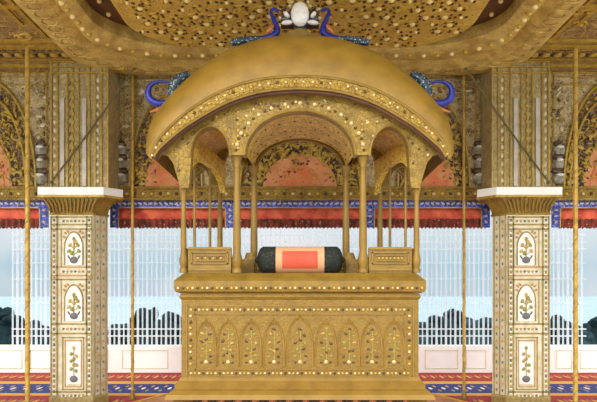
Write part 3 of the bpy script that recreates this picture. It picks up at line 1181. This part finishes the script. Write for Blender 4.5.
def hi_front(o):
    oo = o * 6.02 / 5.9
    y = interp([(a, b) for a, b in gi], oo)
    z = at(0, y, DF).z + .015
    return HY - (z - HZ) * F / 6.02


fs = screen(6.02, .12, lower_front, hi_front, 145, 'arched_screen', 'gold_orn')


def hi_rear(o):
    x = o * D1 / F
    oo = x / DF * F
    z = at(0, interp(gi, oo), DF).z
    return HY - (z - HZ) * F / D1


rs = screen(D1, .1, lower_rear, hi_rear, 112, 'arched_screen', 'gold_orn')

# edging along the arches and rows of jewels
m = MB()
m.tube([at(300 + 55.5 * math.cos(t), 155 - 44.5 * math.sin(t), 6.01) for t in [pi * i / 30 for i in range(31)]], .013, 5)
for c in (-90, 90):
    m.tube([at(300 + c + 20 * math.cos(t), 156 - 30 * math.sin(t), 6.01) for t in [pi * i / 20 for i in range(21)]], .011, 5)
m.build('arch_edging', 'gold', fs, smooth=True)
m = MB()
for i in range(27):
    t = pi * (i + .5) / 27
    m.ball(at(300 + 64 * math.cos(t), 153 - 50 * math.sin(t), 6.02), .019 if i % 2 else .014, 8, 5, 0 if i % 2 else 1)
for i in range(60):
    o = random.uniform(-130, 130)
    lo = lower_front(o); hi = hi_front(abs(o))
    if lo - hi < 12: continue
    m.ball(at(300 + o, random.uniform(hi + 5, lo - 5), 6.02), random.uniform(.008, .014), 6, 4, random.choice((0, 1, 1, 2)))
for sgn in (-1, 1):
    for y in range(112, 150, 6):
        m.ball(at(300 + sgn * 62, y, 6.02), .011, 6, 4, 2)
m.build_each('screen_jewel', ['pearl', 'garnet', 'yellow'], fs)
m = MB()
m.tube([at(300 + 43.8 * math.cos(t), 170 - 31 * math.sin(t), D1 - .005) for t in [pi * i / 30 for i in range(31)]], .014, 5)
m.build('arch_edging', 'gold', rs, smooth=True)

# vaults running back from the front arches
m = MB()
for (c0, h0, t0, b0, c1, h1, tt1, b1) in ((0, 54, 111.5, 155, 0, 45.5, 139, 168),):
    r0 = [at(300 + c0 + h0 * math.cos(t), b0 - (b0 - t0) * math.sin(t), 6.14) for t in [pi * i / 30 for i in range(31)]]
    r1 = [at(300 + c1 + h1 * math.cos(t), b1 - (b1 - tt1) * math.sin(t), D1) for t in [pi * i / 30 for i in range(31)]]
    m.loft([r0, r1], closed=False)
vo = m.build('vault', 'vault', throne, smooth=True)
m = MB()
for i in range(1, 30):
    for u, k in ((.3, 0), (.62, 1), (.85, 2)):
        p = Vector(r0[i]).lerp(Vector(r1[i]), u + random.uniform(-.06, .06))
        m.ball((p.x, p.y, p.z), (.011, .016, .011), 6, 4, (i + k) % 3)
m.build_each('vault_jewel', ['pearl_warm', 'garnet', 'yellow'], vo)
for sg in (-1, 1):
    m = MB()
    r0 = [at(300 + sg * 90 + 19.5 * math.cos(t), 156 - 29 * math.sin(t), 6.14) for t in [pi * i / 20 for i in range(21)]]
    r1 = [at(300 + sg * 70 + 18 * math.cos(t), 170 - 22 * math.sin(t), D1) for t in [pi * i / 20 for i in range(21)]]
    m.loft([r0, r1], closed=False)
    m.build('vault', 'vault', throne, smooth=True)


# columns
def column(pxx, d, w, top, foot, heavy):
    p = at(pxx, 0, d)
    x = p.x
    s = d / F
    r = w * s / 2
    zt = at(0, top, d).z; zf = at(0, foot, d).z
    H = zt - zf
    m = MB()
    if heavy:
        prof = [(r * 1.5, zf), (r * 1.5, zf + .03), (r * 1.1, zf + .045), (r * 1.55, zf + .09), (r * 1.6, zf + .12), (r * 1.15, zf + .17), (r * 1.05, zf + .2),
                (r * 1.15, zf + .25), (r * 1.05, zf + H * .5), (r * .85, zt - .18), (r * .8, zt - .12), (r * 1.0, zt - .11), (r * .85, zt - .095), (r * 1.25, zt - .05), (r * 1.7, zt - .01), (r * 1.7, zt)]
    else:
        prof = [(r * 1.3, zf), (r * 1.3, zf + .03), (r, zf + .06), (r, zf + H * .5), (r * .9, zt - .06), (r * 1.4, zt - .01), (r * 1.4, zt)]
    m.lathe(prof, x, d, 14)
    return m.build('column', 'gold_smooth', throne, smooth=True)


for sgn in (-1, 1):
    column(300 + sgn * 63, 6.1, 7.0, 155, 272.8, True)
    column(300 + sgn * 46, 6.95, 6.4, 166.5, 275, True)
    column(300 + sgn * 116.5, 6.1, 5.4, 187, 272.8, True)
    column(300 + sgn * 80, D1 + .04, 5.0, 172, 276, True)
    column(300 + sgn * 105.5, 6.5, 2.8, 158, 274, False)
    column(300 + sgn * 90, 6.9, 2.8, 160, 275, False)

# side screens between the corner columns
for sgn in (-1, 1):
    m = MB()
    n = 24
    for i in range(n):
        u0, u1 = i / n, (i + 1) / n
        def P(u):
            x = sgn * ((1 - u) * 1.04 + u * .86); y = 6.15 + (D1 - 6.15) * u
            zl = 2.56 + .2 * math.sin(pi * u) ** .5 if 0 < u < 1 else 2.56
            return x, y, zl
        xa, ya, za = P(u0); xb, yb, zb = P(u1)
        zt = 2.9
        m.hexa([(xa, ya, za), (xb, yb, zb), (xb - sgn * .06, yb, zb), (xa - sgn * .06, ya, za)], [(xa, ya, zt), (xb, yb, zt), (xb - sgn * .06, yb, zt), (xa - sgn * .06, ya, zt)])
    m.build('side_screen', 'vault', throne)

# seat, cornice, base: stacked mouldings (half width in pixels at 6.05, row)
BD = 6.05


def slab(levels, name, mt, dist=BD, back=7.62):
    m = MB()
    rings = []
    for hw, y in levels:
        g = (hw - 118) * dist / F
        x = hw * dist / F
        z = at(0, y, dist).z
        rings.append([(-x, dist - g, z), (x, dist - g, z), (x, back + g, z), (-x, back + g, z)])
    m.loft(rings)
    return m.build(name, mt, throne)


seat = slab([(120, 293), (124, 291.5), (125, 287), (125, 281), (122, 278), (119, 275.5), (117.5, 274), (116.5, 273)], 'seat', 'gold')
m = MB()
m.box(-.80, .80, 6.62, 7.5, at(0, 273, BD).z, at(0, 263.5, 6.6).z)
m.box(-.78, .78, 6.64, 7.48, at(0, 263.5, 6.6).z, at(0, 262.5, 6.6).z)
m.build('seat_pad', 'gold_chased', throne)
m = MB()
for i in range(51):
    m.ball(at(300 - 122 + i * 4.88, 288, BD - .062), (.013, .012, .013), 6, 4, i % 3)
m.build_each('cornice_jewel', ['pearl', 'garnet', 'yellow'], seat)
body = slab([(118.5, 377), (118.5, 300), (120.5, 297), (119, 293.2)], 'base', 'gold_body')
m = MB()
x0 = 300 - 118.5
fr = BD - .014
for (a, b, c, d) in ((190, 410, 305, 306.5), (190, 410, 313.5, 314.7), (190, 410, 369, 370.2), (190, 410, 376.5, 377.8), (186, 187.2, 304, 378), (413, 414.2, 304, 378), (194.5, 195.7, 313, 370), (404.5, 405.7, 313, 370)):
    m.pbox(a, b, c, d, fr, .02)
m.build('panel_frame', 'gold_smooth', body)
m = MB()
k = 0
for y in (309.7, 373.3):
    x = 191.0
    while x < 410:
        m.ball(at(x, y, BD - .008), (.012, .012, .012), 7, 5, (0, 1, 0, 2)[k % 4]); x += 4.1; k += 1
for x in (190.6, 409.4):
    y = 316
    while y < 370:
        m.ball(at(x, y, BD - .008), (.014, .012, .014), 7, 5, (0, 1, 2)[k % 3]); y += 6; k += 1
m.build_each('panel_jewel', ['pearl', 'garnet', 'yellow'], body)
# carved niches with jewelled plants
for n, off in enumerate((-94, -72, -49, -26, 0, 26, 49, 72, 94)):
    c = 300 + off
    big = off == 0
    hw = 13 if big else 10.3
    top = 317 if big else 321
    m = MB()
    pts = []
    for i in range(25):
        u = -1 + 2 * i / 24
        yy = top + (366 - top) * .62 * (1 - math.sqrt(max(0, 1 - u * u))) + 3 * abs(math.sin(u * 3 * pi)) * (1 - abs(u)) - (2.2 * (1 - abs(u) * 5) if abs(u) < .2 else 0)
        pts.append(at(c + u * hw, yy, BD - .004))
    m.tube([at(c - hw, 366, BD - .004)] + pts + [at(c + hw, 366, BD - .004)], .0095, 5)
    ni = m.build('carved_niche', 'gold_smooth', body, smooth=True)
    m = MB()
    m.tube([at(c, 363, BD - .002), at(c + .8, 345, BD - .002), at(c, 330, BD - .002)], .005, 5, 2)
    for (dx, dy) in ((0, 329), (-3.6, 334), (3.8, 335), (-4.6, 342), (4.6, 343), (0, 339), (-3, 349), (3.4, 350), (-5, 356), (5, 356), (0, 352)):
        m.ball(at(c + dx + random.uniform(-.8, .8), dy + random.uniform(-1, 1), BD - .004), (random.uniform(.013, .022), .01, random.uniform(.008, .013)), 6, 4, random.choice((0, 1, 1, 1, 2, 2, 4)), random.uniform(-.9, .9))
    m.ball(at(c, 362, BD - .006), (.018, .014, .018), 8, 5, 3)
    m.ball(at(c - 4.6, 362.5, BD - .004), (.013, .01, .01), 6, 4, 1)
    m.ball(at(c + 4.6, 362.5, BD - .004), (.013, .01, .01), 6, 4, 1)
    m.build('jewelled_plant', ['gold_line', 'garnet', 'olive', 'pearl', 'amber'], ni, smooth=True)
plinth = slab([(128, 398), (133, 397.6), (131, 393), (127, 389.5), (124, 388.5), (124.5, 384), (121, 380.5), (119, 377)], 'base_moulding', 'gold_smooth')
m = MB()
zt = at(0, 398, BD).z
m.box(-1.02, 1.02, 6.12, 7.55, .10, zt)
m.build('plinth', 'dark_floral', throne, label='dark flowered plinth under the golden base')
m = MB()
i = 0
x = -1.0
while x <= 1.0:
    m.ball((x, 6.11, zt - .05), (.03, .02, .035), 8, 5, 0 if i % 2 else 1)
    x += .075; i += 1
m.build_each('plinth_rosette', ['garnet', 'orange'], throne)
for sx in (-1, 1):
    for yy in (6.16, 7.5):
        m = MB()
        m.lathe([(.07, .037), (.09, .06), (.06, .1), (.08, .2), (.12, .32), (.09, .45), (.12, zt)], sx * 1.04, yy, 16)
        m.build('foot', 'gold', throne, smooth=True)


# front railing panels either side of the opening
for sgn in (-1, 1):
    a, b = sorted((300 + sgn * 69, 300 + sgn * 112))
    m = MB()
    m.pbox(a, b, 247.5, 272.9, 6.09, .07)
    rail = m.build('railing_panel', 'gold', throne)
    m = MB()
    for (c0, c1, y0, y1) in ((a, b, 247, 249.5), (a, b, 268.5, 270.5), (a + 3, b - 3, 252, 253), (a + 3, b - 3, 263, 264), (a + 3, a + 4.2, 252, 264), (b - 4.2, b - 3, 252, 264),
                             (a + 7, b - 7, 255, 255.8), (a + 7, b - 7, 260.6, 261.4)):
        m.pbox(c0, c1, y0, y1, 6.075, .02)
    m.build('rail_moulding', 'gold_smooth', rail)
    m = MB()
    for i in range(7):
        m.ball(at(a + 10 + i * (b - a - 20) / 6, 258.2, 6.085), .011, 6, 4, (0 if sgn > 0 else i % 2))
    m.build_each('rail_jewel', ['yellow', 'garnet'], rail)
    # block between railing and bolster
    m = MB()
    a, b = sorted((300 + sgn * 46, 300 + sgn * 58))
    m.pbox(a, b, 259, 273.9, 6.5, .3)
    s = 6.5 / F
    m.lathe([(8 * s, at(0, 264, 6.5).z), (7 * s, at(0, 258, 6.5).z), (5 * s, at(0, 252, 6.5).z)], (sgn * 50) * s, 6.65, 14)
    m.build('column_block', 'gold', throne)
    # side railings
    m = MB()
    n0 = (sgn * 1.04, 6.15); n1 = (sgn * .88, D1)
    zlo, zhi = at(0, 272.9, 6.1).z, at(0, 248, 6.1).z
    m.hexa([(n0[0], n0[1], zlo), (n1[0], n1[1], zlo), (n1[0] - sgn * .05, n1[1], zlo), (n0[0] - sgn * .05, n0[1], zlo)],
           [(n0[0], n0[1], zhi), (n1[0], n1[1], zhi), (n1[0] - sgn * .05, n1[1], zhi), (n0[0] - sgn * .05, n0[1], zhi)])
    m.build('railing_panel', 'gold', throne)

# crest: pale oval diamond in a dark setting with leaf-shaped stones
DJ = 6.5
s = DJ / F
zr = Cw[len(Cw) // 2].z
crest = MB()
crest.pbox(281, 319, 21.5, 25, DJ - .02, .1, 0)
crest.ball(at(300, 16, DJ + .01), (15 * s, .035, 9 * s), 14, 8, 0)
crest.pbox(294, 306, 24, 38, DJ, .08, 0)
cr = crest.build('crest', 'setting', throne, smooth=False, label='dark jewelled crest setting')
m = MB(); m.ball(at(300, 14.2, DJ - .05), (9.2 * s, .06, 12.4 * s), 14, 9, 0)
m.build('oval_diamond', 'diamond', cr, label='large pale oval diamond')
for sg in (-1, 1):
    m = MB()
    m.ball(at(300 + sg * 13, 22.6, DJ - .045), (6 * s, .03, 2.4 * s), 10, 6, 0, -sg * .12)
    m.build('leaf_diamond', 'diamond', cr)
    m = MB()
    m.ball(at(300 + sg * 13.5, 14.5, DJ - .045), (4 * s, .03, 2.2 * s), 10, 6, 0, sg * .85)
    m.build('leaf_diamond', 'diamond', cr)
m = MB()
for sg in (-1, 1):
    m.ball(at(300 + sg * 14, 18, DJ + .0), (6.5 * s, .03, 5.5 * s), 10, 6, 0)
    for (dx, y, r) in ((10, 6, 1.6), (15, 8, 1.4), (19, 12, 1.4), (20, 18, 1.6), (8, 2, 1.4)):
        m.ball(at(300 + sg * dx, y, DJ - .01), r * s * 1.3, 7, 5, 0 if dx % 2 else 1)
m.build('crest_beads', ['setting', 'pearl'], cr, smooth=True)
m = MB()
pts = [(-24, 38), (-12, 33), (0, 28), (12, 33), (24, 38)]
w = [at(300 + a, b, 6.42) for a, b in lerp_curve(pts, 17)]
m.strip([p.x for p in w], [at(0, 41, 6.42).z] * 17, [p.z for p in w], 6.42, 6.58)
m.build('crest_mount', 'gold', throne)


# peacocks
def peacock(pts_neck, radii, tail_pts, tail_r, d, head, beak, label, body=None, wing=None):
    m = MB()
    s = d / F
    path = [at(x, y, d) for x, y in lerp_curve(pts_neck, 30)]
    rr = [v[0] * s for v in lerp_curve([(r, 0) for r in radii], 30)]
    m.tube(path, rr, 10, 0)
    m.ball(path[0], (rr[0] * 1.35, rr[0] * 1.3, rr[0] * 1.2), 10, 7, 0)
    b = m.build('peacock', 'pea_blue', throne, smooth=True, label=label)
    m = MB()
    p = [at(x, y, d + .0) for x, y in lerp_curve(tail_pts, 14)]
    rt = [v[0] * s for v in lerp_curve([(r, 0) for r in tail_r], 14)]
    m.tube(p, rt, 10, 0)
    m.ball(p[-1], rt[-1] * 1.0, 10, 7, 0)
    m.build('peacock_tail', 'pea_tail', b, smooth=True, label='dark green tail with pale eye spots')
    m = MB()
    h = path[0]
    hx, hy = head
    m.tube([h, at(hx, hy, d - .01), at(*beak, d - .01)], [1.2 * s, .9 * s, .15 * s], 6)
    m.build('beak', 'pea_gold', b, smooth=True)
    if wing:
        m = MB()
        for (x, y, a, bb, rot) in wing:
            m.ball(at(x, y, d - .02), (a * s, .02, bb * s), 10, 6, 0, rot)
        m.build('wing', 'pea_gold', b, smooth=True, label='orange gold wing')


for sg, side in ((-1, 'left'), (1, 'right')):
    def q(o, y):
        return (300 + sg * o, y)
    peacock([q(21.5, 11), q(26, 8.8), q(29, 12), q(26.5, 19), q(23.5, 27), q(24, 33), q(31, 37.5), q(39, 38.5)],
            [1.5, 1.5, 1.7, 2.3, 3.0, 3.6, 3.4, 2.6],
            [q(37, 38.5), q(46, 39), q(54, 40), q(62, 41.5), q(67, 42.5)], [2.6, 3.2, 3.6, 4.0, 3.2], 6.46,
            q(20.5, 12), q(19, 15), 'blue %s crest peacock facing the oval diamond' % side,
            wing=[(300 + sg * 30, 29, 6, 2.6, sg * -.9)])
    ring = [q(126, 86), q(129, 83), q(133, 82), q(141, 81.5), q(149, 85), q(152, 92), q(149.5, 99.5), q(142, 103.5), q(134, 102.5), q(128, 99)]
    peacock(ring, [1.2, 1.2, 1.3, 1.6, 2.4, 3.2, 3.7, 3.7, 3.0, 2.4],
            [q(130, 100), q(127.5, 93), q(125, 86), q(120, 79), q(114, 75.5)], [2.6, 5.0, 6.2, 5.6, 4.2], 6.75,
            q(124.5, 86), q(123, 88), 'blue peacock with curled neck on the %s shoulder of the roof' % side,
            wing=[(300 + sg * 139, 112, 7, 1.8, sg * -.6), (300 + sg * 133, 106, 4, 1.6, sg * .5)])
    # bracket that carries the shoulder peacock from the roof
    m = MB()
    m.tube([at(300 + sg * 150, 112, 6.75), at(300 + sg * 136, 108, 6.75), at(300 + sg * 118, 100, 6.75)], [.01, .03, .05], 8)
    m.tube([at(300 + sg * 140, 104, 6.75), at(300 + sg * 139, 112, 6.75)], .014, 6)
    m.build('peacock_bracket', 'pea_gold', throne, smooth=True)


# ---------------------------------------------------------------- bolster on the seat
DBo = 6.33
zs = at(0, 273, BD).z
s = DBo / F
r = 13.6 * s
c = Vector((0, DBo, zs + r))
bol = thing('bolster', (0, DBo, zs), 'black bolster cushion with a coral red middle lying on the throne seat', 'cushion')


def bol_ring(x, rr, n=28):
    return [(x, DBo + rr * math.cos(2 * pi * i / n) * .85, zs + r * 1.0 + rr * math.sin(2 * pi * i / n)) for i in range(n)]


def roll(x0, x1, mt, name, infl=1.0, label=None):
    m = MB()
    m.loft([bol_ring(x0 + (x1 - x0) * i / 6, r * infl) for i in range(7)])
    pr = {'label': label} if label else {}
    return m.build(name, mt, bol, smooth=True, **pr)


u = s
roll(-24 * u, 24 * u, 'bolster_peach', 'middle_cover', 1.0, 'peach silk middle of the bolster')
# coral field on the middle
m = MB()
rows = []
for i in range(13):
    a = pi + (-.85 + 1.7 * i / 12) * .80
    rows.append([(x, DBo + r * 1.012 * math.cos(a) * .85, zs + r + r * 1.012 * math.sin(a)) for x in [-17.5 * u + 35 * u * j / 8 for j in range(9)]])
rows_in = [[(x, DBo + (y - DBo) * .97, zs + r + (z - zs - r) * .97) for x, y, z in rw] for rw in rows]
m.loft(rows, closed=False)
m.loft(rows_in, closed=False)
m.build('coral_field', 'bolster_red', bol, smooth=True, label='coral red field on the middle of the bolster')
for sg in (-1, 1):
    m = MB()
    rings = []
    for (x, k) in ((24, 1.0), (25, 1.05), (32, 1.08), (37, 1.0), (40, .82), (42, .5), (42.5, .3)):
        rings.append([(sg * x * u, DBo + r * k * math.cos(2 * pi * i / 28) * .85, zs + r + r * min(k, 1.0) * math.sin(2 * pi * i / 28)) for i in range(28)])
    m.loft(rings)
    m.ball((sg * 43 * u, DBo, zs + r), (.02, .03, .03), 8, 6, 0)
    m.build('bolster_end', 'bolster_dark', bol, smooth=True, label='black brocade end of the bolster')
